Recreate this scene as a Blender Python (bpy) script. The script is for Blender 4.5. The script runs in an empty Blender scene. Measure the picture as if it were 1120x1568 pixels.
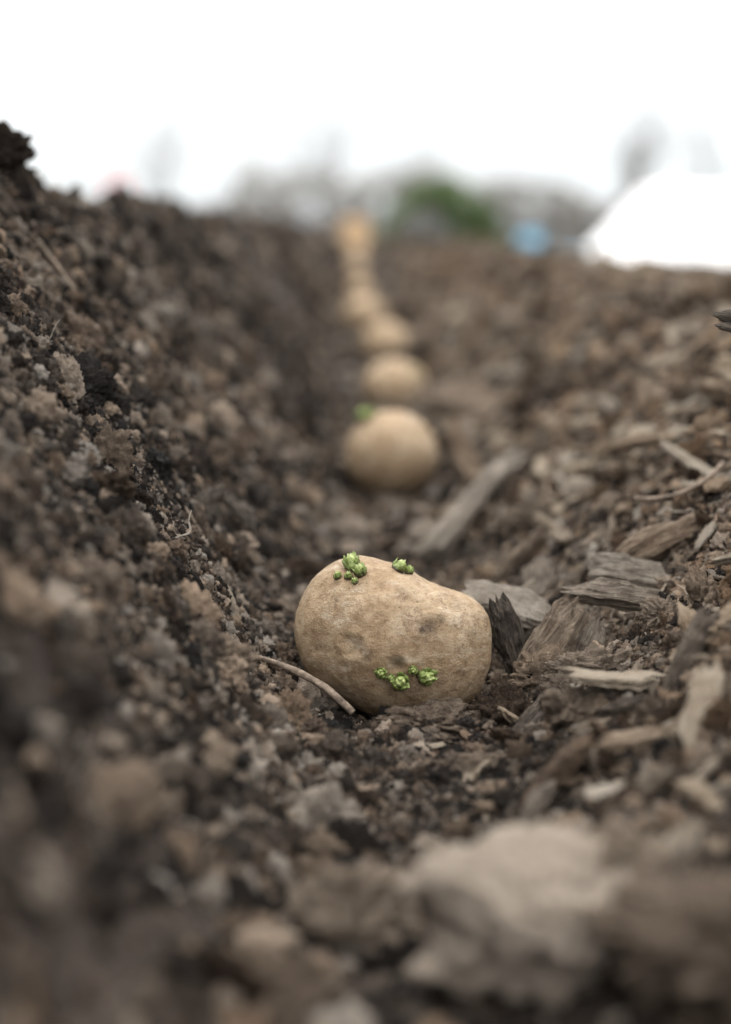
import bpy, bmesh, math, random
import numpy as np
from mathutils import Vector, Matrix, Euler, noise
from mathutils.bvhtree import BVHTree

random.seed(7); rng = np.random.default_rng(11)
scene = bpy.context.scene
CAMZ = 0.153

# ------------------------------------------------------------------ helpers
def link(ob, parent=None):
    scene.collection.objects.link(ob)
    if parent is not None: ob.parent = parent
    return ob

def mesh_np(name, verts, faces):
    me = bpy.data.meshes.new(name)
    verts = np.asarray(verts, dtype=np.float32); faces = np.asarray(faces, dtype=np.int32)
    nf, k = faces.shape
    me.vertices.add(len(verts)); me.vertices.foreach_set("co", verts.ravel())
    me.loops.add(nf*k); me.loops.foreach_set("vertex_index", faces.ravel())
    me.polygons.add(nf); me.polygons.foreach_set("loop_start", np.arange(0, nf*k, k, dtype=np.int32))
    me.update(calc_edges=True); me.validate()
    return me

def smooth(me, v=True):
    me.polygons.foreach_set("use_smooth", np.full(len(me.polygons), v, dtype=bool)); me.update()

def perlin(x, y, seed=0):
    x = np.asarray(x, dtype=np.float64); y = np.asarray(y, dtype=np.float64)
    xi = np.floor(x).astype(np.int64); yi = np.floor(y).astype(np.int64)
    xf = x-xi; yf = y-yi
    def g(ix, iy, dx, dy):
        h = (ix*374761393 + iy*668265263 + seed*97471117) & 0xffffffff
        h = ((h ^ (h >> 13))*1274126177) & 0xffffffff
        h = h ^ (h >> 16)
        a = h/4294967296.0*2*np.pi
        return np.cos(a)*dx + np.sin(a)*dy
    u = xf*xf*xf*(xf*(xf*6-15)+10); v = yf*yf*yf*(yf*(yf*6-15)+10)
    a = g(xi, yi, xf, yf); b = g(xi+1, yi, xf-1, yf)
    c = g(xi, yi+1, xf, yf-1); d = g(xi+1, yi+1, xf-1, yf-1)
    return (a+(b-a)*u + ((c+(d-c)*u)-(a+(b-a)*u))*v)*1.5

def sstep(a, b, x):
    t = np.clip((x-a)/(b-a), 0, 1); return t*t*(3-2*t)

PX = [-400,-3,-1.2,-.6,-.3,-.2,-.155,-.133,-.1,-.078,-.04,-.018, 0,.03,.05,.09,.13,.19,.24,.30,.45,.8,3,400]
PZ = [.04,.04,.06,.09,.138,.164,.165,.148,.106,.073,.02,.002, 0,0,.005,.026,.055,.092,.106,.108,.08,.05,.03,.03]
POT = [(.0093,.4537,.031,.026),(.0156,.842,.028,.028),(.027,1.31,.032,.03),(.022,1.75,.033,.03),
       (.002,2.2,.03,.03),(-.008,2.75,.033,.03),(-.018,3.4,.035,.03),(-.02,4.0,.035,.03)]

def height(x, y, detail=True):
    x = np.asarray(x, float); y = np.asarray(y, float)
    xx = x + .012*perlin(x*0+3.1, y*5, 5)*sstep(.5,1.2,y) + .004*perlin(x*20, y*20, 6)
    z = np.interp(xx, PX, PZ)
    tgt = .118 - .085*sstep(.38, .75, x)
    e = sstep(2.8, 4.8, y); z = z*(1-e) + np.maximum(z*(1-sstep(.38,.75,x)), tgt)*e
    b = sstep(.1, -.6, y); z = z*(1-b) + np.maximum(z, .06)*b
    far = np.maximum(sstep(5.5, 10, np.abs(y)), sstep(3, 8, np.abs(x)))
    z = z*(1-far) + (-.12)*far
    z = z + .045*np.exp(-((x-.168)**2+(y-.47)**2)/(2*.017**2))
    z = z + .027*np.exp(-((x+.158)**2+(y-.60)**2)/(2*.015**2))
    z = z + .008*np.exp(-((x-.055)**2+(y-.28)**2)/(2*.03**2))
    hw = np.exp(-((x-.085)/.045)**2-((y-.465)/.04)**2)
    amp = (.35+.65*np.clip((np.abs(x)-.02)/.05, 0, 1))*(1-.75*hw)
    z = z - .005*hw
    z = z + amp*(.007*perlin(x*11, y*11, 1) + .009*np.abs(perlin(x*26, y*26, 2)))
    z = z + .006*np.abs(perlin(x*60, y*60, 3))*amp + .002*perlin(x*60+9,y*60,8)
    far2 = sstep(.8, 3, np.hypot(x, y))
    z = z + far2*.02*np.abs(perlin(x*7, y*7, 14))
    if detail:
        nf = 1-sstep(1.2, 4, np.hypot(x, y))
        z = z + nf*(.0032*np.abs(perlin(x*140, y*140, 4)) + .0016*np.abs(perlin(x*300, y*300, 9)))
    for (px, py, rx, ry) in POT[:3]:
        d = np.hypot((x-px)/rx, (y-py)/ry)
        z = z - .007*np.exp(-(d/.85)**2*1.2)
    return z

# ------------------------------------------------------------------ materials
def newmat(name):
    m = bpy.data.materials.new(name); m.use_nodes = True
    nt = m.node_tree; nt.nodes.clear()
    out = nt.nodes.new('ShaderNodeOutputMaterial'); bs = nt.nodes.new('ShaderNodeBsdfPrincipled')
    nt.links.new(bs.outputs[0], out.inputs[0])
    return m, nt, bs

def N(nt, t, **k):
    n = nt.nodes.new(t)
    for a, v in k.items(): setattr(n, a, v)
    return n

def ramp(nt, pts, interp='LINEAR'):
    r = nt.nodes.new('ShaderNodeValToRGB'); cr = r.color_ramp; cr.interpolation = interp
    while len(cr.elements) < len(pts): cr.elements.new(.5)
    for e, (p, c) in zip(cr.elements, pts):
        e.position = p; e.color = (c[0], c[1], c[2], 1)
    return r

def noise_n(nt, coord, scale, detail=4, rough=.6, vec_scale=None):
    n = N(nt, 'ShaderNodeTexNoise'); n.inputs['Scale'].default_value = scale
    n.inputs['Detail'].default_value = detail; n.inputs['Roughness'].default_value = rough
    if vec_scale is not None:
        mp = N(nt, 'ShaderNodeMapping'); mp.inputs['Scale'].default_value = vec_scale
        nt.links.new(coord, mp.inputs[0]); nt.links.new(mp.outputs[0], n.inputs['Vector'])
    else: nt.links.new(coord, n.inputs['Vector'])
    return n

def mathn(nt, op, a, b):
    n = N(nt, 'ShaderNodeMath', operation=op)
    for i, v in enumerate((a, b)):
        if isinstance(v, (int, float)): n.inputs[i].default_value = v
        else: nt.links.new(v, n.inputs[i])
    return n.outputs[0]

def mix(nt, fac, a, b, bt='MIX'):
    n = N(nt, 'ShaderNodeMix', data_type='RGBA', blend_type=bt)
    for s, v in ((n.inputs[0], fac), (n.inputs[6], a), (n.inputs[7], b)):
        if isinstance(v, (int, float)): s.default_value = v
        elif isinstance(v, tuple): s.default_value = (*v, 1)
        else: nt.links.new(v, s)
    return n.outputs[2]

def bump(nt, bs, h, strength, dist):
    b = N(nt, 'ShaderNodeBump'); b.inputs['Strength'].default_value = strength
    b.inputs['Distance'].default_value = dist
    nt.links.new(h, b.inputs['Height']); nt.links.new(b.outputs[0], bs.inputs['Normal'])

SOIL = [(0,(.012,.0095,.0085)),(.28,(.036,.028,.023)),(.44,(.105,.084,.068)),(.60,(.235,.197,.163)),(.78,(.42,.37,.315)),(1,(.70,.64,.57))]

def mat_ground():
    m, nt, bs = newmat('soil')
    tc = N(nt, 'ShaderNodeNewGeometry').outputs['Position']
    a = noise_n(nt, tc, 500, 5, .7); b = noise_n(nt, tc, 40, 5, .65); c = noise_n(nt, tc, 7, 4, .6)
    s = mathn(nt, 'MULTIPLY', a.outputs[0], .8); s = mathn(nt, 'ADD', s, mathn(nt, 'MULTIPLY', b.outputs[0], .6))
    s = mathn(nt, 'ADD', s, mathn(nt, 'MULTIPLY', c.outputs[0], .3)); s = mathn(nt, 'SUBTRACT', s, .58)
    r = ramp(nt, SOIL); nt.links.new(s, r.inputs[0]); nt.links.new(r.outputs[0], bs.inputs['Base Color'])
    bs.inputs['Roughness'].default_value = .95; bs.inputs['Specular IOR Level'].default_value = .15
    bump(nt, bs, a.outputs[0], .8, .0015)
    return m

def mat_crumb():
    m, nt, bs = newmat('soil_crumb')
    at = N(nt, 'ShaderNodeAttribute', attribute_type='INSTANCER', attribute_name='tone')
    tc = N(nt, 'ShaderNodeTexCoord').outputs['Object']
    a = noise_n(nt, tc, 2.2, 5, .7); b = noise_n(nt, tc, 9, 4, .7)
    s = mathn(nt, 'ADD', at.outputs['Fac'], mathn(nt, 'MULTIPLY', mathn(nt, 'SUBTRACT', a.outputs[0], .5), .8))
    r = ramp(nt, SOIL); nt.links.new(s, r.inputs[0])
    at2 = N(nt, 'ShaderNodeAttribute', attribute_type='INSTANCER', attribute_name='warm')
    col = mix(nt, at2.outputs['Fac'], r.outputs[0], (1.25, .94, .68), 'MULTIPLY')
    nt.links.new(col, bs.inputs['Base Color'])
    bs.inputs['Roughness'].default_value = .85; bs.inputs['Specular IOR Level'].default_value = .3
    bump(nt, bs, b.outputs[0], .9, .25)
    return m

def mat_clod():
    m, nt, bs = newmat('soil_clod')
    at = N(nt, 'ShaderNodeAttribute', attribute_type='INSTANCER', attribute_name='tone')
    at2 = N(nt, 'ShaderNodeAttribute', attribute_type='INSTANCER', attribute_name='warm')
    g = N(nt, 'ShaderNodeTexCoord').outputs['Object']
    a = noise_n(nt, g, 5, 8, .75); b = noise_n(nt, g, 22, 5, .75)
    s = mathn(nt, 'ADD', at.outputs['Fac'], mathn(nt, 'MULTIPLY', mathn(nt, 'SUBTRACT', a.outputs[0], .5), .9))
    s = mathn(nt, 'ADD', s, mathn(nt, 'MULTIPLY', mathn(nt, 'SUBTRACT', b.outputs[0], .5), .6))
    r = ramp(nt, SOIL); nt.links.new(s, r.inputs[0])
    nt.links.new(mix(nt, mathn(nt, 'ADD', at2.outputs['Fac'], .1), r.outputs[0], (1.2, .95, .72), 'MULTIPLY'), bs.inputs['Base Color'])
    bs.inputs['Roughness'].default_value = .95; bs.inputs['Specular IOR Level'].default_value = .15
    bump(nt, bs, b.outputs[0], .9, .12)
    return m

def mat_wood():
    m, nt, bs = newmat('weathered_wood')
    at = N(nt, 'ShaderNodeAttribute', attribute_type='INSTANCER', attribute_name='tone')
    at2 = N(nt, 'ShaderNodeAttribute', attribute_type='INSTANCER', attribute_name='warm')
    g = N(nt, 'ShaderNodeTexCoord').outputs['Object']
    a = noise_n(nt, g, 1, 5, .7, (2.5, 34, 34)); b = noise_n(nt, g, 5, 6, .7); f = noise_n(nt, g, 1, 4, .7, (8, 110, 110))
    s = mathn(nt, 'ADD', at.outputs['Fac'], mathn(nt, 'MULTIPLY', mathn(nt, 'SUBTRACT', a.outputs[0], .5), 1.0))
    s = mathn(nt, 'ADD', s, mathn(nt, 'MULTIPLY', mathn(nt, 'SUBTRACT', b.outputs[0], .5), .9))
    s = mathn(nt, 'ADD', s, mathn(nt, 'MULTIPLY', mathn(nt, 'SUBTRACT', f.outputs[0], .5), .6))
    grey = ramp(nt, [(0,(.014,.012,.010)),(.25,(.060,.050,.041)),(.5,(.20,.168,.138)),(.75,(.38,.33,.275)),(1,(.62,.56,.48))])
    tan = ramp(nt, [(0,(.028,.017,.011)),(.25,(.115,.073,.045)),(.5,(.31,.21,.135)),(.75,(.54,.41,.285)),(1,(.74,.62,.47))])
    nt.links.new(s, grey.inputs[0]); nt.links.new(s, tan.inputs[0])
    nt.links.new(mix(nt, at2.outputs['Fac'], grey.outputs[0], tan.outputs[0]), bs.inputs['Base Color'])
    bs.inputs['Roughness'].default_value = .8; bs.inputs['Specular IOR Level'].default_value = .25
    bump(nt, bs, mathn(nt, 'ADD', a.outputs[0], f.outputs[0]), .9, .05)
    return m

def mat_stick():
    m, nt, bs = newmat('dry_twig')
    g = N(nt, 'ShaderNodeTexCoord').outputs['Object']
    a = noise_n(nt, g, 350, 5, .7)
    r = ramp(nt, [(.3,(.05,.036,.026)),(.5,(.16,.12,.088)),(.7,(.30,.24,.185))]); nt.links.new(a.outputs[0], r.inputs[0])
    nt.links.new(r.outputs[0], bs.inputs['Base Color']); bs.inputs['Roughness'].default_value = .8
    bump(nt, bs, a.outputs[0], .8, .0006)
    return m

def mat_potato():
    m, nt, bs = newmat('potato_skin')
    g = N(nt, 'ShaderNodeTexCoord').outputs['Object']
    big = noise_n(nt, g, 60, 5, .65); med = noise_n(nt, g, 260, 6, .75); fine = noise_n(nt, g, 1400, 4, .75)
    r1 = ramp(nt, [(.34,(.19,.122,.068)),(.45,(.32,.222,.132)),(.54,(.41,.305,.195)),(.66,(.52,.415,.30))])
    nt.links.new(mathn(nt, 'ADD', mathn(nt, 'MULTIPLY', big.outputs[0], .5), mathn(nt, 'MULTIPLY', med.outputs[0], .5)), r1.inputs[0])
    v = N(nt, 'ShaderNodeTexVoronoi'); v.inputs['Scale'].default_value = 420; nt.links.new(g, v.inputs['Vector'])
    vr = ramp(nt, [(.10,(.34,.28,.22)),(.20,(1,1,1))]); nt.links.new(v.outputs['Distance'], vr.inputs[0])
    spk = mix(nt, mathn(nt, 'MULTIPLY', mathn(nt, 'GREATER_THAN', big.outputs[0], .50), .7), r1.outputs[0], vr.outputs[0], 'MULTIPLY')
    d = noise_n(nt, g, 110, 8, .85)
    dr = ramp(nt, [(.51,(0,0,0)),(.64,(.9,.9,.9))]); nt.links.new(d.outputs[0], dr.inputs[0])
    col = mix(nt, dr.outputs[0], spk, (.17,.11,.066))
    d2 = noise_n(nt, g, 1, 7, .8, (90, 90, 240)); dr2 = ramp(nt, [(.53,(0,0,0)),(.64,(.8,.8,.8))]); nt.links.new(d2.outputs[0], dr2.inputs[0])
    col = mix(nt, dr2.outputs[0], col, (.52,.43,.325))
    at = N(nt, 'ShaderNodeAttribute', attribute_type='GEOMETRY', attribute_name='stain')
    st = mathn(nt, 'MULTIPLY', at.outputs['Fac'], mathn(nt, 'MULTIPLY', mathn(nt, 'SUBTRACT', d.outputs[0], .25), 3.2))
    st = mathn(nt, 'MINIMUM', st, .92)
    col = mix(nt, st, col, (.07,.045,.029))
    nt.links.new(col, bs.inputs['Base Color'])
    bs.inputs['Roughness'].default_value = .66; bs.inputs['Specular IOR Level'].default_value = .3
    h = mathn(nt, 'ADD', med.outputs[0], mathn(nt, 'MULTIPLY', fine.outputs[0], .4))
    h = mathn(nt, 'ADD', h, mathn(nt, 'MULTIPLY', d.outputs[0], .8))
    bump(nt, bs, h, .85, .0014)
    return m

def mat_sprout():
    m, nt, bs = newmat('sprout_green')
    g = N(nt, 'ShaderNodeTexCoord').outputs['Object']
    n = noise_n(nt, g, 900, 4, .7)
    at = N(nt, 'ShaderNodeAttribute', attribute_type='GEOMETRY', attribute_name='tip')
    s = mathn(nt, 'ADD', at.outputs['Fac'], mathn(nt, 'MULTIPLY', mathn(nt, 'SUBTRACT', n.outputs[0], .5), 1.0))
    r = ramp(nt, [(0,(.055,.035,.025)),(.22,(.075,.080,.030)),(.5,(.16,.21,.055)),(.8,(.33,.40,.13)),(1,(.50,.56,.27))])
    nt.links.new(s, r.inputs[0]); nt.links.new(r.outputs[0], bs.inputs['Base Color'])
    bs.inputs['Roughness'].default_value = .5
    bump(nt, bs, n.outputs[0], .8, .0006)
    return m

def mat_simple(name, c1, c2, scale, rough=.85):
    m, nt, bs = newmat(name)
    g = N(nt, 'ShaderNodeTexCoord').outputs['Object']
    n = noise_n(nt, g, scale, 4, .6)
    r = ramp(nt, [(.3, c1), (.7, c2)]); nt.links.new(n.outputs[0], r.inputs[0])
    nt.links.new(r.outputs[0], bs.inputs['Base Color']); bs.inputs['Roughness'].default_value = rough
    return m

M_ground = mat_ground(); M_crumb = mat_crumb(); M_clod = mat_clod(); M_wood = mat_wood()
M_pot = mat_potato(); M_spr = mat_sprout(); M_stick = mat_stick()

# ------------------------------------------------------------------ ground sheet
def axis(lo, hi, step, glo, ghi, end_lo, end_hi):
    mid = list(np.arange(lo, hi, step))
    up = []; s = step; v = mid[-1]
    while v < end_hi: s *= ghi; v += s; up.append(v)
    dn = []; s = step; v = mid[0]
    while v > end_lo: s *= glo; v -= s; dn.append(v)
    return np.array(dn[::-1]+mid+up)
ax = axis(-.26, .26, .0014, 1.035, 1.035, -500, 500)
ay = axis(.17, .72, .0014, 1.06, 1.017, -60, 700)
X, Y = np.meshgrid(ax, ay)
Z = height(X, Y)
nx, ny = len(ax), len(ay)
V = np.stack([X.ravel(), Y.ravel(), Z.ravel()], 1)
i = (np.arange(ny-1)[:, None]*nx + np.arange(nx-1)[None, :]).ravel()
F = np.stack([i, i+1, i+1+nx, i+nx], 1)
me = mesh_np('ground', V, F); smooth(me); me.materials.append(M_ground)
link(bpy.data.objects.new('ground', me))

# ------------------------------------------------------------------ clod / crumb shapes
def ico(sub):
    bm = bmesh.new(); bmesh.ops.create_icosphere(bm, subdivisions=sub, radius=1)
    vs = np.array([v.co[:] for v in bm.verts]); fs = np.array([[v.index for v in f.verts] for f in bm.faces])
    bm.free(); return vs, fs

def clod_mesh(name, sub, seed, rough=1.0, mat=None, flat=False):
    vs, fs = ico(sub); r = random.Random(seed); o = Vector((seed*7.3, seed*3.1, seed*1.7))
    sx, sy, sz = r.uniform(.75,1.25), r.uniform(.6,1.1), r.uniform(.50,.95)
    out = []
    for v in vs:
        p = Vector(v)
        k = 1 + .45*noise.noise(p*1.2+o) + .38*rough*(abs(noise.noise(p*2.6+o))*1.6-.35)
        if sub > 2: k += .22*rough*(abs(noise.noise(p*5.5+o))*1.6-.3)
        if sub > 3: k += .12*rough*(abs(noise.noise(p*12+o))*1.6-.3) + .05*rough*noise.noise(p*28+o)
        k = max(k, .3)
        out.append((p.x*k*sx, p.y*k*sy, p.z*k*sz))
    me = mesh_np(name, out, fs); smooth(me, not flat); me.materials.append(mat)
    return me

def chip_mesh(name, seed, nl=22, nr=18, L=1.0, W=.28, T=.12, bend=.05):
    """splintered piece of wood, long axis = X, length ~1"""
    r = random.Random(seed); o = seed*5.37
    vs = []; fs = []
    gro = [noise.noise(Vector((j*.9, o, 0)))*.34 for j in range(nr)]
    endL = [noise.noise(Vector((math.cos(2*math.pi*j/nr)*2.2+o, math.sin(2*math.pi*j/nr)*1.2, 1)))*.26 for j in range(nr)]
    endR = [noise.noise(Vector((math.cos(2*math.pi*j/nr)*2.2-o, math.sin(2*math.pi*j/nr)*1.2, 4)))*.30 for j in range(nr)]
    for k in range(nl):
        t = k/(nl-1); x = (t-.5)*L
        wv = 1+.34*noise.noise(Vector((t*2.4, o, 3)))+.18*noise.noise(Vector((t*9, o, 3)))-.30*abs(2*t-1)**5
        tv = 1+.34*noise.noise(Vector((t*3.1, o, 7)))+.16*noise.noise(Vector((t*10, o, 7)))-.45*abs(2*t-1)**5
        by = bend*math.sin(t*3+o)*L; bz = bend*1.3*(1-(2*t-1)**2)*L*(1 if seed % 2 else -.6)
        for j in range(nr):
            a = 2*math.pi*j/nr; c, s = math.cos(a), math.sin(a)
            q = 1/(abs(c)**5+abs(s)**5)**.2
            g = 1+gro[j]+.20*noise.noise(Vector((t*6, j*1.3, o)))
            e = endL[j]*max(0, 1-t*4)+endR[j]*max(0, t*4-3)
            vs.append((x+e*L, by+c*q*W*.5*wv*g, bz+s*q*T*.5*tv*g))
    for k in range(nl-1):
        for j in range(nr):
            a = k*nr+j; b = k*nr+(j+1) % nr; fs.append((a, b, b+nr, a+nr))
    bm = bmesh.new(); bv = [bm.verts.new(v) for v in vs]
    for f in fs: bm.faces.new([bv[q] for q in f])
    for base, rev in ((0, True), ((nl-1)*nr, False)):
        ring = [bv[base+j] for j in range(nr)]
        c = sum((v.co for v in ring), Vector())/nr; cv = bm.verts.new(c+Vector((.02*L if rev else -.02*L, 0, 0)))
        for j in range(nr):
            a, b = ring[j], ring[(j+1) % nr]
            bm.faces.new((b, a, cv) if rev else (a, b, cv))
    bmesh.ops.recalc_face_normals(bm, faces=bm.faces)
    me = bpy.data.meshes.new(name); bm.to_mesh(me); bm.free(); me.materials.append(M_wood)
    smooth(me, False)
    return me

def tube(pts, rads, nr=10, wob=.15, seed=0):
    vs = []; fs = []
    P = [Vector(p) for p in pts]
    for k, p in enumerate(P):
        t = (P[min(k+1, len(P)-1)]-P[max(k-1, 0)]).normalized()
        a = t.cross(Vector((0.13, .2, 1))).normalized(); b = t.cross(a)
        for j in range(nr):
            an = 2*math.pi*j/nr
            rr = rads[k]*(1+wob*noise.noise(Vector((k*.23, j*1.1, seed*3.3))))
            vs.append(tuple(p+(a*math.cos(an)+b*math.sin(an))*rr))
    for k in range(len(P)-1):
        for j in range(nr):
            fs.append((k*nr+j, k*nr+(j+1) % nr, (k+1)*nr+(j+1) % nr, (k+1)*nr+j))
    return vs, fs

def hidden_coll(name, meshes):
    c = bpy.data.collections.new(name)
    for k, m in enumerate(meshes):
        ob = bpy.data.objects.new('%s_%02d' % (name, k), m); c.objects.link(ob)
    return c

C_crumb = hidden_coll('crumb_shapes', [clod_mesh('crumb_%d' % k, 4, k+1, 1.1, M_crumb, flat=(k % 3 == 0)) for k in range(14)])
C_clod = hidden_coll('clod_shapes', [clod_mesh('clod_%d' % k, 5, k+40, 1.1, M_clod) for k in range(8)])
chips = []
for k in range(20):
    r = random.Random(k+90)
    chips.append(chip_mesh('chip_%d' % k, k+3, W=r.uniform(.14,.45), T=r.uniform(.08,.24), bend=r.uniform(0,.07)))
C_chip = hidden_coll('chip_shapes', chips)
fib = []
for k in range(8):
    r = random.Random(k+300); pts = [((t/11-.5), .25*noise.noise(Vector((t*.22, k*3.1, 0))), .2*noise.noise(Vector((t*.25, k*2.1, 5)))) for t in range(12)]
    vs, fs = tube(pts, [.02*(1-.6*abs(t/5.5-1)) for t in range(12)], 6, .3, k)
    m = mesh_np('fibre_%d' % k, vs, fs); smooth(m); m.materials.append(M_wood); fib.append(m)
C_fib = hidden_coll('fibre_shapes', fib)

def instancer(name, pts, rots, scls, idx, tone, warm, coll):
    me = bpy.data.meshes.new(name); n = len(pts)
    me.vertices.add(n); me.vertices.foreach_set('co', np.asarray(pts, np.float32).ravel())
    for an, ty, data, key in (('rot','FLOAT_VECTOR',rots,'vector'),('scl','FLOAT_VECTOR',scls,'vector'),
                              ('idx','INT',idx,'value'),('tone','FLOAT',tone,'value'),('warm','FLOAT',warm,'value')):
        a = me.attributes.new(an, ty, 'POINT')
        a.data.foreach_set(key, np.asarray(data, np.int32 if ty == 'INT' else np.float32).ravel())
    ob = link(bpy.data.objects.new(name, me))
    ng = bpy.data.node_groups.new(name, 'GeometryNodeTree')
    ng.interface.new_socket('Geometry', in_out='INPUT', socket_type='NodeSocketGeometry')
    ng.interface.new_socket('Geometry', in_out='OUTPUT', socket_type='NodeSocketGeometry')
    gi = ng.nodes.new('NodeGroupInput'); go = ng.nodes.new('NodeGroupOutput')
    ip = ng.nodes.new('GeometryNodeInstanceOnPoints'); ci = ng.nodes.new('GeometryNodeCollectionInfo')
    ci.inputs['Collection'].default_value = coll
    ci.inputs['Separate Children'].default_value = True; ci.inputs['Reset Children'].default_value = True
    L = ng.links.new
    L(gi.outputs[0], ip.inputs['Points']); L(ci.outputs[0], ip.inputs['Instance'])
    ip.inputs['Pick Instance'].default_value = True
    for an, ty, sock in (('rot','FLOAT_VECTOR','Rotation'),('scl','FLOAT_VECTOR','Scale'),('idx','INT','Instance Index')):
        na = ng.nodes.new('GeometryNodeInputNamedAttribute'); na.data_type = ty; na.inputs[0].default_value = an
        L(na.outputs[0], ip.inputs[sock])
    L(ip.outputs[0], go.inputs[0])
    mod = ob.modifiers.new('scatter', 'NODES'); mod.node_group = ng
    return ob

def outside_potatoes(x, y, k=.9):
    m = np.ones(len(x), bool)
    for (px, py, rx, ry) in POT: m &= ((x-px)/(rx*k))**2+((y-py)/(ry*k))**2 > 1
    return m

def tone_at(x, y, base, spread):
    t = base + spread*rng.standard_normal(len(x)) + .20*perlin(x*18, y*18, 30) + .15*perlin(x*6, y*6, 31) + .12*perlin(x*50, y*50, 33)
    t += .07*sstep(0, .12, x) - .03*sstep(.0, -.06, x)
    t -= .04*sstep(-.12,-.2,x)*sstep(.9,.5,y) + .09*sstep(.36,.25,y)*sstep(.03,-.03,x)  # near-left term: dark-corner vignetting painted into the soil tone
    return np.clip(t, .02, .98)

def zone(n, xr, yr, smin, smax, base, spread, k=.9, ypow=1.0, lift=.3, clump=0):
    x = rng.uniform(*xr, n); y = yr[0]+(yr[1]-yr[0])*rng.uniform(0, 1, n)**ypow
    m = outside_potatoes(x, y, k)
    if clump: m &= (perlin(x*25, y*25, 50)+.6*perlin(x*70, y*70, 51) + rng.uniform(-.5,.5,n)) > (clump-.5)
    x, y = x[m], y[m]; n = len(x)
    s = smin*(smax/smin)**(rng.uniform(0, 1, n)**1.7)
    z = height(x, y) + s*lift*rng.uniform(-1, 1, n)*.8+s*.1
    rot = rng.uniform(0, 2*np.pi, (n, 3))
    sc = s[:, None]*rng.uniform(.65, 1.35, (n, 3))
    wm = np.clip(rng.uniform(-.05,.65,n)+.35*sstep(.02,.15,x)+.2*perlin(x*20,y*20,60), 0, 1)
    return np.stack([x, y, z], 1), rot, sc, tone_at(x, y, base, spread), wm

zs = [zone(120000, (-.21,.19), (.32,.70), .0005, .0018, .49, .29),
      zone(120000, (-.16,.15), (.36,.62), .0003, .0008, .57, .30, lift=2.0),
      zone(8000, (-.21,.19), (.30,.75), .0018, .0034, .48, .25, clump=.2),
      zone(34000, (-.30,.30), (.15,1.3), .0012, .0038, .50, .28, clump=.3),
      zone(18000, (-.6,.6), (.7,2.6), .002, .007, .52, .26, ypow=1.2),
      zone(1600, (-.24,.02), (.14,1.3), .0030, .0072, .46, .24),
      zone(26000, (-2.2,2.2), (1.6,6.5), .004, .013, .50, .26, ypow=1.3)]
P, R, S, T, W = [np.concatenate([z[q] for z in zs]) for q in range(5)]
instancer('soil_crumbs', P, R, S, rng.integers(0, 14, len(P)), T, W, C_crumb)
zs = [zone(560, (.02,.34), (.16,1.6), .004, .010, .60, .18, k=1.25, lift=.2),
      zone(200, (-.26,.03), (.16,1.4), .004, .010, .48, .18, k=1.4, lift=.1),
      zone(900, (-1.5,1.5), (1.3,6), .01, .026, .53, .18, k=1.8, lift=.2)]
P, R, S, T, W = [np.concatenate([z[q] for z in zs]) for q in range(5)]
instancer('soil_clods', P, R, S, rng.integers(0, 8, len(P)), T, W, C_clod)

def slope_rot(x, y, yaw, tilt, roll):
    e = .006
    dzx = float(height(x+e, y, False)-height(x-e, y, False))/(2*e); dzy = float(height(x, y+e, False)-height(x, y-e, False))/(2*e)
    n = Vector((-dzx, -dzy, 1)).normalized()
    q = Vector((0, 0, 1)).rotation_difference(n)
    return (q.to_matrix() @ Euler((roll, tilt, yaw), 'XYZ').to_matrix()).to_euler()

def chipzone(n, xr, yr, lmin, lmax, base, spread, lift, warm, k=1.5, hero_gap=True):
    x = rng.uniform(*xr, n); y = rng.uniform(*yr, n); m = outside_potatoes(x, y, k)
    if hero_gap: m &= ((x-.085)/.035)**2+((y-.455)/.035)**2 > 1
    x, y = x[m], y[m]; n = len(x)
    l = lmin*(lmax/lmin)**rng.uniform(0, 1, n)**1.4
    z = height(x, y)+lift*l
    rot = [slope_rot(a, b, random.uniform(0, 6.28), random.gauss(0, .35), random.gauss(0, .6)) for a, b in zip(x, y)]
    sc = np.stack([l, l*rng.uniform(.6,1.3,n), l*rng.uniform(.6,1.3,n)], 1)
    return np.stack([x, y, z], 1), np.array([r[:] for r in rot]), sc, np.clip(base+spread*rng.standard_normal(n), .05, .98), np.clip(warm+.3*rng.standard_normal(n), 0, 1)

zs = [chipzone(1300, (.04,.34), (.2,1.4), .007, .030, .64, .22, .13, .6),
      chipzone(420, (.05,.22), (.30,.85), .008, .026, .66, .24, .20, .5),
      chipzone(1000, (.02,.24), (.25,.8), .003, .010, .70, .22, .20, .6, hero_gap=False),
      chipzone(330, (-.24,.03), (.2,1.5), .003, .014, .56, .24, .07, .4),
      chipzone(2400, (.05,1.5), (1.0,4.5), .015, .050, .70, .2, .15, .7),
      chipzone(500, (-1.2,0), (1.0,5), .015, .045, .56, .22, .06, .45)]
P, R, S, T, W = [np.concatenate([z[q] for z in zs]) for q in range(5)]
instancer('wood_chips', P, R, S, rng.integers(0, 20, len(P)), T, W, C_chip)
zs = [chipzone(700, (-.22,.22), (.25,1.0), .005, .024, .70, .22, .07, .5, 1.2, False),
      chipzone(160, (.07,.2), (.42,.75), .010, .028, .82, .15, .12, .55, 1.2, False)]
P, R, S, T, W = [np.concatenate([z[q] for z in zs]) for q in range(5)]
instancer('straw_fibres', P, R, S, rng.integers(0, 8, len(P)), T, W, C_fib)

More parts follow.
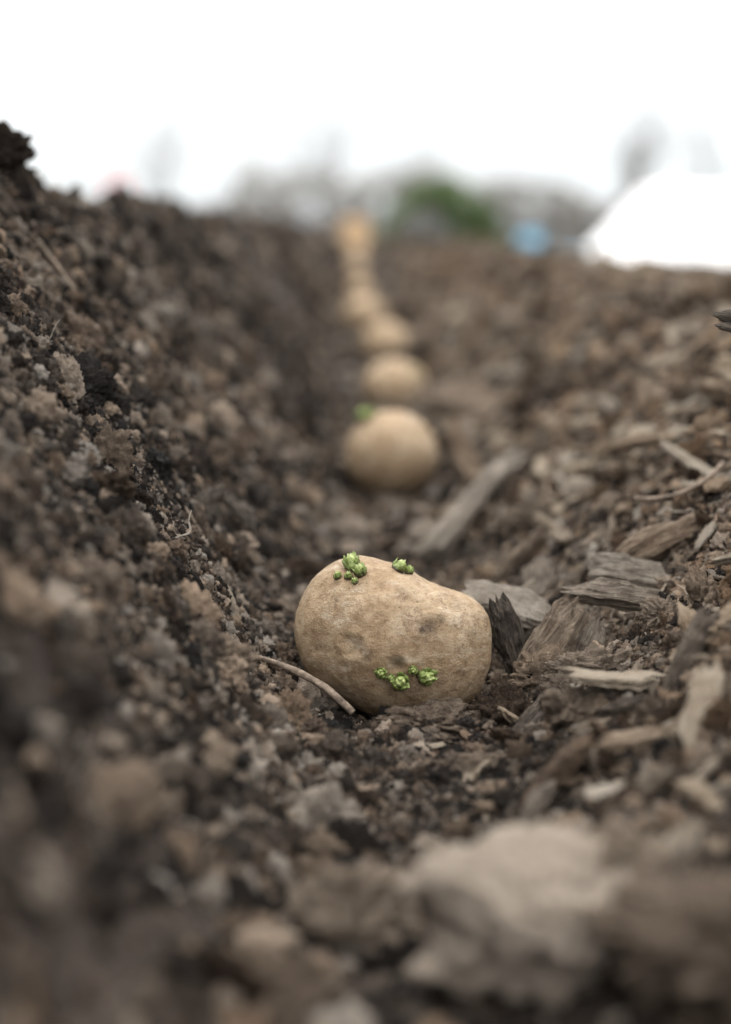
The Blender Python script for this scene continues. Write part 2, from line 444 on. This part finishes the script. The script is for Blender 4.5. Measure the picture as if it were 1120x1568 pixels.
# ------------------------------------------------------------------ individual chips, sticks, clods
def piece(a, b, w, t, roll, seed, tone, warm, name='wood_chip', bend=.04):
    a, b = Vector(a), Vector(b); d = b-a; L = d.length
    me = chip_mesh(name, seed, nl=44, nr=30, L=1, W=w/L, T=t/L, bend=bend)
    ob = link(bpy.data.objects.new(name, me))
    q = d.to_track_quat('X', 'Z')
    ob.matrix_world = Matrix.Translation((a+b)/2) @ q.to_matrix().to_4x4() @ Matrix.Rotation(roll, 4, 'X') @ Matrix.Scale(L, 4)
    ob['tone'] = float(tone); ob['warm'] = float(warm)
    return ob

piece((.0356,.490,.030), (.064,.484,.022), .014, .003, .5, 21, .80, .1)
piece((.0445,.4607,.034), (.052,.457,.010), .012, .006, .3, 22, .30, .15, 'bark_piece')
piece((.0518,.449,.009), (.069,.4554,.033), .011, .006, .9, 23, .60, .5)
piece((.0651,.4457,.008), (.076,.4545,.028), .009, .006, .5, 24, .60, .15)
piece((.0705,.4655,.0355), (.107,.4645,.0305), .0085, .006, .4, 25, .64, .2)
piece((.082,.486,.039), (.112,.485,.036), .011, .005, .7, 26, .72, .1)
piece((.0937,.4968,.040), (.1264,.499,.053), .010, .008, .8, 27, .58, .7)
piece((.088,.447,.021), (.108,.452,.026), .010, .007, .4, 41, .66, .5)
piece((.0424,.3986,.005), (.0626,.4213,.0165), .0065, .006, .2, 28, .42, .15)
piece((.083,.415,.018), (.098,.409,.022), .006, .004, .3, 42, .75, .7)
piece((.074,.399,.012), (.080,.410,.022), .006, .004, .6, 43, .40, .2)
piece((.0273,.645,.014), (.0826,.741,.036), .011, .006, .5, 29, .74, .1)
piece((.051,.800,.050), (.0627,.769,.018), .012, .008, .3, 30, .52, .8)
piece((.050,1.048,.040), (.110,.990,.032), .028, .012, .5, 31, .52, .55)
piece((.118,.560,.072), (.138,.535,.063), .004, .003, .5, 32, .9, .4)
piece((.104,.60,.064), (.135,.59,.072), .006, .004, .5, 33, .6, .8)
piece((-.048,.462,.040), (-.043,.455,.028), .0035, .002, .8, 35, .85, .55)
piece((-.081,.470,.080), (-.076,.462,.068), .0065, .0015, .9, 36, .30, 0)
piece((.113,.46,.127), (.150,.475,.122), .007, .006, .2, 37, .55, .0, 'charred_stick')

def polystick(name, pts, rads, seed):
    vs, fs = tube(pts, rads, 14, .35, seed)
    me = mesh_np(name, vs, fs); smooth(me); me.materials.append(M_stick)
    return link(bpy.data.objects.new(name, me))
def bez(a, b, c, n=24):
    a, b, c = map(Vector, (a, b, c)); return [a*(1-t)**2+b*2*t*(1-t)+c*t*t for t in [k/(n-1) for k in range(n)]]
polystick('twig', bez((-.043,.447,.0205), (-.016,.428,.021), (-.004,.421,.0085)), [.0006+.0006*math.sin(min(1,k/23)*2.0) for k in range(24)], 3)
polystick('twig', bez((-.137,.585,.157), (-.115,.565,.138), (-.102,.565,.110)), [.0007]*24, 4)
polystick('twig', bez((-.20,.80,.180), (-.165,.78,.168), (-.15,.80,.140)), [.0015]*24, 5)
polystick('twig', bez((-.10,.40,.112), (-.085,.41,.095), (-.083,.40,.080)), [.0005]*24, 6)
polystick('twig', bez((.10,.52,.058), (.118,.51,.058), (.135,.53,.070)), [.0008]*24, 7)
polystick('twig', bez((-.075,.50,.075), (-.060,.485,.058), (-.052,.49,.040)), [.0005]*24, 8)

def clod(x, y, dz, s, seed, tone, sc=(1,1,1), rot=0, warm=.25, rough=1.0):
    me = clod_mesh('soil_clod', 6, seed, rough, M_clod); ob = link(bpy.data.objects.new('soil_clod', me))
    ob.location = (x, y, float(height(x, y, False))+dz); ob.scale = (s*sc[0], s*sc[1], s*sc[2]); ob.rotation_euler = (0, 0, rot)
    ob['tone'] = tone; ob['warm'] = warm; return ob
clod(.0335,.262,.014,.022,71,.95,(1.1,1,1.15), rough=.6, warm=.2)
clod(.052,.275,.004,.014,72,.76)
clod(-.002,.288,.005,.0125,73,.74)
clod(.066,.235,.008,.017,74,.60)
clod(.013,.235,.000,.010,75,.72,warm=.7)
clod(-.02,.245,.000,.011,70,.55)
clod(.0195,.418,.002,.0125,76,.58,(1.1,.8,.7))
clod(.036,.424,.004,.0065,77,.70)
clod(.071,.430,.004,.010,78,.75,(1.1,.9,.75))
clod(.030,.385,.002,.010,79,.60,(1.3,.9,.7))
clod(.060,.392,.004,.008,80,.65)
clod(.095,.44,.003,.008,82,.72)
clod(-.153,.60,-.002,.016,85,.28,(1.1,1,1.0), rough=.6)
clod(-.17,.64,.004,.018,86,.30, rough=.6)
clod(.075,.62,.004,.011,87,.65)

# ------------------------------------------------------------------ potatoes
OUT = [(0,151),(14,150),(24,142),(35,122),(45,108),(57,101),(70,102),(80,107),(90,114),(105,128),(120,145),(135,153),(150,153),(165,152),(180,150),
       (195,147),(210,137),(225,126),(240,121),(255,123),(270,125),(285,131),(300,141),(315,153),(330,155),(345,153)]
oa = np.array([o[0] for o in OUT]); orr = np.array([o[1] for o in OUT])*.2158e-3
def outline(th):
    d = np.degrees(th) % 360; acc = 0
    for off, w in ((-10,.1),(-5,.2),(0,.4),(5,.2),(10,.1)):
        acc = acc + w*np.interp((d+off) % 360, np.append(oa, 360), np.append(orr, orr[0]))
    return acc

def potato(name, loc, rot, seed, hero=False, r=(.03,.028,.028)):
    vs, fs = ico(7 if hero else 5); o = Vector((seed*3.7, seed, seed*2.2))
    if hero:
        th = np.arctan2(vs[:,2], vs[:,0]); s = np.hypot(vs[:,0], vs[:,2])
        rr = .029+(outline(th)-.029)*np.clip(s, 0, 1)
        P = np.stack([vs[:,0]*rr, vs[:,1]*.0265, vs[:,2]*rr], 1)
        P[:,1] *= 1-.08*np.exp(-((P[:,0]-.012)/.010)**2)
    else:
        P = vs*np.array(r)
    stain = np.zeros(len(P))
    out = []
    for k, p in enumerate(P):
        n = Vector(vs[k])
        f = 1+(.02 if hero else .035)*noise.noise(n*1.6+o)+.012*noise.noise(n*4+o)+.006*noise.noise(n*10+o)+.0032*noise.noise(Vector((n.x*20, n.y*20, n.z*45))+o)
        out.append(p*f)
    P = np.array(out)
    if hero:
        q = .2158e-3
        for (x, z, rad, dep, st) in ((-64,104,14,.0011,.35),(12,106,11,.001,.3),(4,-38,9,.0014,.85),(10,-60,30,.0005,.2),(-60,-12,12,.0010,.12),
                                     (-72,-2,8,.0006,.1),(52,18,13,.0004,1.0),(40,12,8,.0002,.9),(68,26,8,.0002,.8),(90,-20,12,.0004,.1),
                                     (20,60,12,.0003,.1),(95,50,10,.0003,.4),(-110,-20,12,.0003,0)):
            d2 = ((P[:,0]-x*q)**2+(P[:,2]-z*q)**2)/(rad*q)**2
            w = np.exp(-d2)*(P[:,1] < .004)
            P -= vs*(w*dep)[:,None]
            P += vs*(np.exp(-(np.sqrt(d2)-1.7)**2*4)*(P[:,1] < .004)*dep*.25)[:,None]
            stain = np.maximum(stain, w*st)
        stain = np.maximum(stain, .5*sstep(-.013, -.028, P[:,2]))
    me = mesh_np(name, P, fs); smooth(me); me.materials.append(M_pot)
    a = me.attributes.new('stain', 'FLOAT', 'POINT'); a.data.foreach_set('value', stain.astype(np.float32))
    ob = link(bpy.data.objects.new(name, me)); ob.location = loc; ob.rotation_euler = rot
    return ob, P, fs

def sprout(parent, spots, bvh, name, seed):
    bm_v = []; bm_f = []; tip = []
    r = random.Random(seed); iv, ifc = ico(4)
    for (x, z, s) in spots:
        hit, nrm, _, _ = bvh.ray_cast(Vector((x, -.1, z)), Vector((0, 1, 0)))
        if hit is None: hit, nrm, _, _ = bvh.find_nearest(Vector((x, -.01, z)))
        nrm = (nrm + Vector((r.uniform(-.3,.3), 0, .45))).normalized()
        t1 = nrm.cross(Vector((.3,.2,1))).normalized(); t2 = nrm.cross(t1)
        parts = [(Vector((0,0,.1)), (.55,.55,.55), 0, 0, .05, 0), (Vector((0,0,.75)), (.55,.55,.60), 0, 0, .45, 0)]
        for k in range(6):
            an = k*2*math.pi/6+r.uniform(-.35,.35)
            parts.append((Vector((math.cos(an)*.66, math.sin(an)*.66, .60+r.uniform(-.2,.25))), (.20,.40,.66), an, .15+r.uniform(-.35,.45), .40, 1))
        for k in range(4):
            an = k*1.57+r.uniform(-.4,.4)
            parts.append((Vector((math.cos(an)*.30, math.sin(an)*.30, 1.20+r.uniform(-.1,.15))), (.17,.28,.42), an, r.uniform(-.3,.2), .75, 1))
        for (c, sc, an, lean, tb, leaf) in parts:
            R = Matrix.Rotation(an, 3, 'Z') @ Matrix.Rotation(lean, 3, 'Y')
            base = len(bm_v); off = Vector((r.random()*9, 0, 0)); sd = r.uniform(.8, 1.2)
            for v in iv:
                tp = 1-.75*max(0, v[2]) if leaf else 1
                p = Vector((v[0]*sc[0]*tp, v[1]*sc[1]*tp, v[2]*sc[2]))*sd
                p *= 1+.22*noise.noise(Vector(v)*2+off)+.12*noise.noise(Vector(v)*5+off)
                p = R @ p + c
                w = hit + (t1*p.x+t2*p.y+nrm*(p.z-.1))*s
                bm_v.append(tuple(w)); tip.append(tb+.28*v[2]-(.3 if p.z < .25 else 0))
            bm_f += [(f[0]+base, f[1]+base, f[2]+base) for f in ifc]
    me = mesh_np(name, bm_v, bm_f); smooth(me); me.materials.append(M_spr)
    a = me.attributes.new('tip', 'FLOAT', 'POINT'); a.data.foreach_set('value', np.array(tip, np.float32))
    return link(bpy.data.objects.new(name, me), parent)

q = .2158e-3
ob, P, fs = potato('seed_potato', (.0093,.4537,.0232), (math.radians(-15.5), 0, 0), 1, hero=True)
bvh = BVHTree.FromPolygons([tuple(p) for p in P], [tuple(int(a) for a in f) for f in fs])
sprout(ob, [(-62*q,106*q,.0032),(-84*q,90*q,.0016),(-68*q,88*q,.0018),(-50*q,94*q,.0026),(-58*q,82*q,.0013)], bvh, 'sprout_upper', 1)
sprout(ob, [(10*q,110*q,.0028),(22*q,106*q,.0018)], bvh, 'sprout_top', 2)
sprout(ob, [(-20*q,-50*q,.0022),(8*q,-62*q,.0033),(43*q,-56*q,.0032),(26*q,-47*q,.0018),(-6*q,-57*q,.0016)], bvh, 'sprout_front', 3)

def simple_potato(loc, r, rot, seed, spr=None):
    o2, P2, f2 = potato('seed_potato', loc, rot, seed, False, r)
    if spr:
        b2 = BVHTree.FromPolygons([tuple(p) for p in P2], [tuple(int(a) for a in f) for f in f2])
        sprout(o2, spr, b2, 'sprout', seed)
simple_potato((.0156,.842,.0255), (.0275,.030,.0268), (-.15, .1, 0), 2, [(-.018,.019,.005),(-.014,.022,.003)])
simple_potato((.027,1.31,.018), (.030,.03,.026), (0, .1, .2), 3, [(.012,.016,.003)])
simple_potato((.026,1.75,.024), (.031,.031,.029), (0, .2, 0), 4)
simple_potato((-.002,2.2,.036), (.034,.030,.029), (0, -.1, 0), 5)
simple_potato((-.010,2.75,.045), (.026,.030,.032), (0, .1, 0), 6)
simple_potato((-.022,3.4,.075), (.026,.030,.032), (0, .1, 0), 7)
simple_potato((-.028,4.0,.108), (.026,.030,.032), (0, .1, 0), 8)

# ------------------------------------------------------------------ row stake
M_stake = mat_simple('pale_timber', (.54,.35,.18), (.70,.48,.28), 12, .7)
def stake():
    bm = bmesh.new()
    w, d, h = .040, .020, .28
    ring = [(-w,-d),(w,-d),(w,d),(-w,d)]
    lo = [bm.verts.new((x*.25, y*.25, -.12)) for x, y in ring]
    m1 = [bm.verts.new((x, y, -.03)) for x, y in ring]
    m2 = [bm.verts.new((x, y, h*.42)) for x, y in ring]
    tp = [bm.verts.new((x*.8, y*.8, h*.45)) for x, y in ring]
    for a, b in ((lo, m1), (m1, m2), (m2, tp)):
        for k in range(4): bm.faces.new((a[k], a[(k+1) % 4], b[(k+1) % 4], b[k]))
    bm.faces.new(tp); bm.faces.new(lo[::-1])
    bmesh.ops.bevel(bm, geom=list(bm.edges), offset=.003, segments=2, affect='EDGES')
    me = bpy.data.meshes.new('wooden_stake'); bm.to_mesh(me); bm.free(); me.materials.append(M_stake)
    ob = link(bpy.data.objects.new('wooden_stake', me)); ob.location = (-.036, 4.5, .085); ob.rotation_euler = (.05, .05, .2)
stake()

# ------------------------------------------------------------------ background
GZ = -.12
M_bark = mat_simple('grey_bark', (.10,.09,.085), (.20,.185,.17), 3)
def bare_tree(x, y, H, tr, seed, levels=5, spread=.5):
    r = random.Random(seed); VV = []; FF = []
    def seg(p, d, L, rad, lev):
        n = 5; pts = [p.copy()]; dd = d.copy()
        for k in range(n):
            dd = (dd+Vector((r.gauss(0,.09), r.gauss(0,.09), r.gauss(.03,.05)))).normalized(); pts.append(pts[-1]+dd*L/n)
        rads = [rad*(1-.45*k/n) for k in range(n+1)]
        vs, fs = tube(pts, rads, 7 if lev < 2 else 4, .1, r.random()*9)
        b = len(VV); VV.extend(vs); FF.extend([tuple(q+b for q in f) for f in fs])
        if lev >= levels: return
        for k in range(r.randint(3, 4) if lev else 6):
            j = r.randint(2, n) if lev else min(n, 2+k*3//5)
            ax = Vector((r.gauss(0,1), r.gauss(0,1), .3)).normalized()
            nd = (dd+ax*spread*r.uniform(.8,1.7)).normalized()
            seg(pts[j], nd, L*r.uniform(.55,.75), rads[j]*.6, lev+1)
    seg(Vector((0,0,-.1)), Vector((0,0,1)), H*.42, tr, 0)
    me = mesh_np('bare_tree', VV, FF); smooth(me); me.materials.append(M_bark)
    ob = link(bpy.data.objects.new('bare_tree', me)); ob.location = (x, y, GZ)
bare_tree(-1.4, 46, 5.4, .08, 1)
bare_tree(1.6, 46, 3.8, .10, 2)
bare_tree(8.3, 46, 5.2, .13, 3)
bare_tree(-7.2, 50, 5.8, .06, 4)
bare_tree(12.2, 50, 5.8, .07, 5)

def leafmass(name, outline_fn, xr, y, depth, n, size, mat, seed=0, zp=.75, cut=-.38):
    g = np.random.default_rng(seed)
    x = g.uniform(xr[0], xr[1], n); hmax = outline_fn(x)
    z = hmax*g.uniform(0, 1, n)**zp; yy = y+g.normal(0, depth, n)
    keep = (perlin(x*.9, z*.9, seed+3)+.5*perlin(x*2.5, z*2.5, seed+5)) > cut
    x, yy, z = x[keep], yy[keep], z[keep]; n = len(x)
    c = np.stack([x, yy, z+GZ], 1)
    a = g.normal(0, 1, (n, 3)); a /= np.linalg.norm(a, axis=1)[:,None]; b = g.normal(0, 1, (n, 3)); b = np.cross(a, b); b /= np.linalg.norm(b, axis=1)[:,None]
    s = size*g.uniform(.5, 1.5, n)[:,None]
    vs = np.stack([c-a*s-b*s*.35, c+a*s-b*s*.35, c+a*s+b*s*.35, c-a*s+b*s*.35], 1).reshape(-1, 3)
    fs = np.arange(n*4).reshape(-1, 4)
    me = mesh_np(name, vs, fs); me.materials.append(mat)
    link(bpy.data.objects.new(name, me))
M_twig = mat_simple('hedge_twigs', (.15,.135,.115), (.27,.25,.215), .8)
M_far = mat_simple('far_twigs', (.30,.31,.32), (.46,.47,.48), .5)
M_green = mat_simple('evergreen_leaves', (.055,.090,.032), (.15,.22,.080), 1.2)
hx = [-4.6,-3.9,-3.2,-2,-.8,.6,1.5,3,4.5,6,7.4,9,10]; hz = [.6,2.1,2.6,2.3,2.1,2.05,2.4,2.1,2.05,1.8,1.4,1.0,.3]
leafmass('hedge', lambda x: np.interp(x, hx, hz)*(1+.2*perlin(x*1.1, x*0+2, 3)), (-4.6, 10), 44, .6, 12500, .07, M_twig, seed=1, zp=.95, cut=-.35)
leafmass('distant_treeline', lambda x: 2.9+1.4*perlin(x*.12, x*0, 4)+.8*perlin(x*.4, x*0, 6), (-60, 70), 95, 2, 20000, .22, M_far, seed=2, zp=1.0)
def bushshape(x): return 1.95*np.sqrt(np.clip(1-((x-2.2)/1.8)**2, 0, 1))*(1+.2*perlin(x*2.5, x*0, 8))
leafmass('evergreen_bush', bushshape, (.4, 4.1), 42, .5, 8000, .07, M_green, seed=3, cut=-.3)

M_film = mat_simple('white_fleece', (.80,.82,.84), (.88,.88,.88), 1.5, .9)
M_blue = mat_simple('blue_plastic', (.12,.36,.54), (.18,.46,.64), 2, .4)
M_red = mat_simple('red_paint', (.55,.04,.05), (.65,.08,.08), 2, .5)
M_metal = mat_simple('galvanised_steel', (.35,.36,.37), (.5,.5,.5), 4, .4)

def fleece_cover():
    root = link(bpy.data.objects.new('fleece_crop_cover', None)); root.location = (1.88, 11.8, -.10)
    Wd, Ht, L, hip = 2.4, .72, 8.0, .60
    nu, nv = 90, 40; vs = []
    for a in range(nu+1):
        u = L*(a/nu)**1.5
        hh = min(1, u/hip)**.9
        for b in range(nv+1):
            v = b/nv; t = abs(2*v-1)
            prof = (1-t**1.35)
            z = Ht*hh*prof - .03*abs(math.sin(u*math.pi/.9))*prof + .012*noise.noise(Vector((u*3, v*9, 0)))
            vs.append((u + .02*noise.noise(Vector((u*2, v*4, 5))), v*Wd, max(z, .0)+.002))
    fs = [(a*(nv+1)+b, (a+1)*(nv+1)+b, (a+1)*(nv+1)+b+1, a*(nv+1)+b+1) for a in range(nu) for b in range(nv)]
    me = mesh_np('cover', vs, fs); smooth(me); me.materials.append(M_film); link(bpy.data.objects.new('cover', me), root)
    v2, f2 = tube([(-.03+.01*math.sin(k), .0+k*Wd/12, .07) for k in range(13)], [.07]*13, 8, .3, 2)
    me = mesh_np('blue_hem', v2, f2); smooth(me); me.materials.append(M_blue); link(bpy.data.objects.new('blue_hem', me), root)
    VV = []; FF = []
    for j in range(1, 9):
        u = j*.9
        if u < hip: continue
        pts = [(u, v*Wd, Ht*(1-abs(2*v-1)**1.35)-.02) for v in [k/24 for k in range(25)]]
        v2, f2 = tube(pts, [.008]*25, 6, 0); b = len(VV); VV += v2; FF += [tuple(q+b for q in f) for f in f2]
    me = mesh_np('hoops', VV, FF); me.materials.append(M_metal); link(bpy.data.objects.new('hoops', me), root)
fleece_cover()

def barrel(x, y, s):
    prof = [(0,0),(.27,0),(.285,.03),(.29,.28),(.305,.30),(.29,.32),(.29,.58),(.305,.60),(.29,.62),(.285,.86),(.26,.90),(.245,.90),(.24,.875),(0,.875)]
    n = 32; vs = [(r*math.cos(2*math.pi*j/n)*s, r*math.sin(2*math.pi*j/n)*s, z*s) for r, z in prof for j in range(n)]
    fs = [(k*n+j, k*n+(j+1) % n, (k+1)*n+(j+1) % n, (k+1)*n+j) for k in range(len(prof)-1) for j in range(n)]
    me = mesh_np('blue_barrel', vs, fs); smooth(me); me.materials.append(M_blue)
    ob = link(bpy.data.objects.new('blue_barrel', me)); ob.location = (x, y, GZ)
barrel(1.5, 13.2, .355)

def sign(x, y):
    root = link(bpy.data.objects.new('red_sign', None)); root.location = (x, y, GZ)
    bm = bmesh.new(); bmesh.ops.create_cube(bm, size=1, matrix=Matrix.Translation((0,0,1.40)) @ Matrix.Diagonal((.65,.04,.9,1)))
    bmesh.ops.bevel(bm, geom=list(bm.edges), offset=.015, segments=2, affect='EDGES')
    me = bpy.data.meshes.new('board'); bm.to_mesh(me); bm.free(); me.materials.append(M_red); link(bpy.data.objects.new('board', me), root)
    for k, xx in enumerate((-.2, .2)):
        vs, fs = tube([(xx,.045,-.1),(xx,.045,.8),(xx,.045,1.6)], [.022]*3, 8, 0); me = mesh_np('post_%d' % k, vs, fs); me.materials.append(M_metal); link(bpy.data.objects.new('post_%d' % k, me), root)
sign(-6.8, 40)

# ------------------------------------------------------------------ world and light
w = bpy.data.worlds.new('World'); scene.world = w; w.use_nodes = True
nt = w.node_tree; nt.nodes.clear()
out = N(nt, 'ShaderNodeOutputWorld'); bg = N(nt, 'ShaderNodeBackground'); bg.inputs[1].default_value = .15
sky = N(nt, 'ShaderNodeTexSky', sky_type='NISHITA'); sky.sun_disc = False
sky.sun_elevation = math.radians(60); sky.sun_rotation = math.radians(-25); sky.dust_density = 3
tcw = N(nt, 'ShaderNodeTexCoord').outputs['Generated']
sep = N(nt, 'ShaderNodeSeparateXYZ'); nt.links.new(tcw, sep.inputs[0])
# overcast cloud layer: brighter towards the zenith (CIE overcast distribution)
cloud = ramp(nt, [(0,(7.1,7.55,7.75)),(.05,(7.8,8.15,8.3)),(.16,(10,10.1,10.2)),(1,(27,26.4,25.6))]); nt.links.new(sep.outputs[2], cloud.inputs[0])
cl = noise_n(nt, tcw, 2.2, 5, .55)
cr = ramp(nt, [(.3,(.84,.84,.84)),(.6,(.97,.97,.97))]); nt.links.new(cl.outputs[0], cr.inputs[0])
c = mix(nt, cr.outputs[0], sky.outputs[0], cloud.outputs[0])
nt.links.new(c, bg.inputs[0]); nt.links.new(bg.outputs[0], out.inputs[0])
sd = bpy.data.lights.new('sun', 'SUN'); sd.energy = 1.5; sd.angle = math.radians(10); sd.color = (1, .95, .88)
so = link(bpy.data.objects.new('sun', sd))
el, az = math.radians(60), math.radians(-25)
dirv = Vector((math.sin(az)*math.cos(el), math.cos(az)*math.cos(el), math.sin(el)))
so.rotation_euler = dirv.to_track_quat('Z', 'Y').to_euler(); so.location = (-2, 3, 6)

# ------------------------------------------------------------------ camera
cd = bpy.data.cameras.new('camera'); cam = link(bpy.data.objects.new('camera', cd))
cd.sensor_fit = 'VERTICAL'; cd.sensor_height = 36; cd.sensor_width = 25.7; cd.lens = 50
cd.clip_start = .01; cd.clip_end = 2000
cam.location = (0, 0, CAMZ); cam.rotation_euler = (math.radians(90-10.9), 0, 0)
cd.dof.use_dof = True; cd.dof.focus_distance = .455; cd.dof.aperture_fstop = 4.4; cd.dof.aperture_blades = 0
scene.camera = cam
scene.view_settings.view_transform = 'Standard'; scene.view_settings.look = 'None'; scene.view_settings.exposure = 0
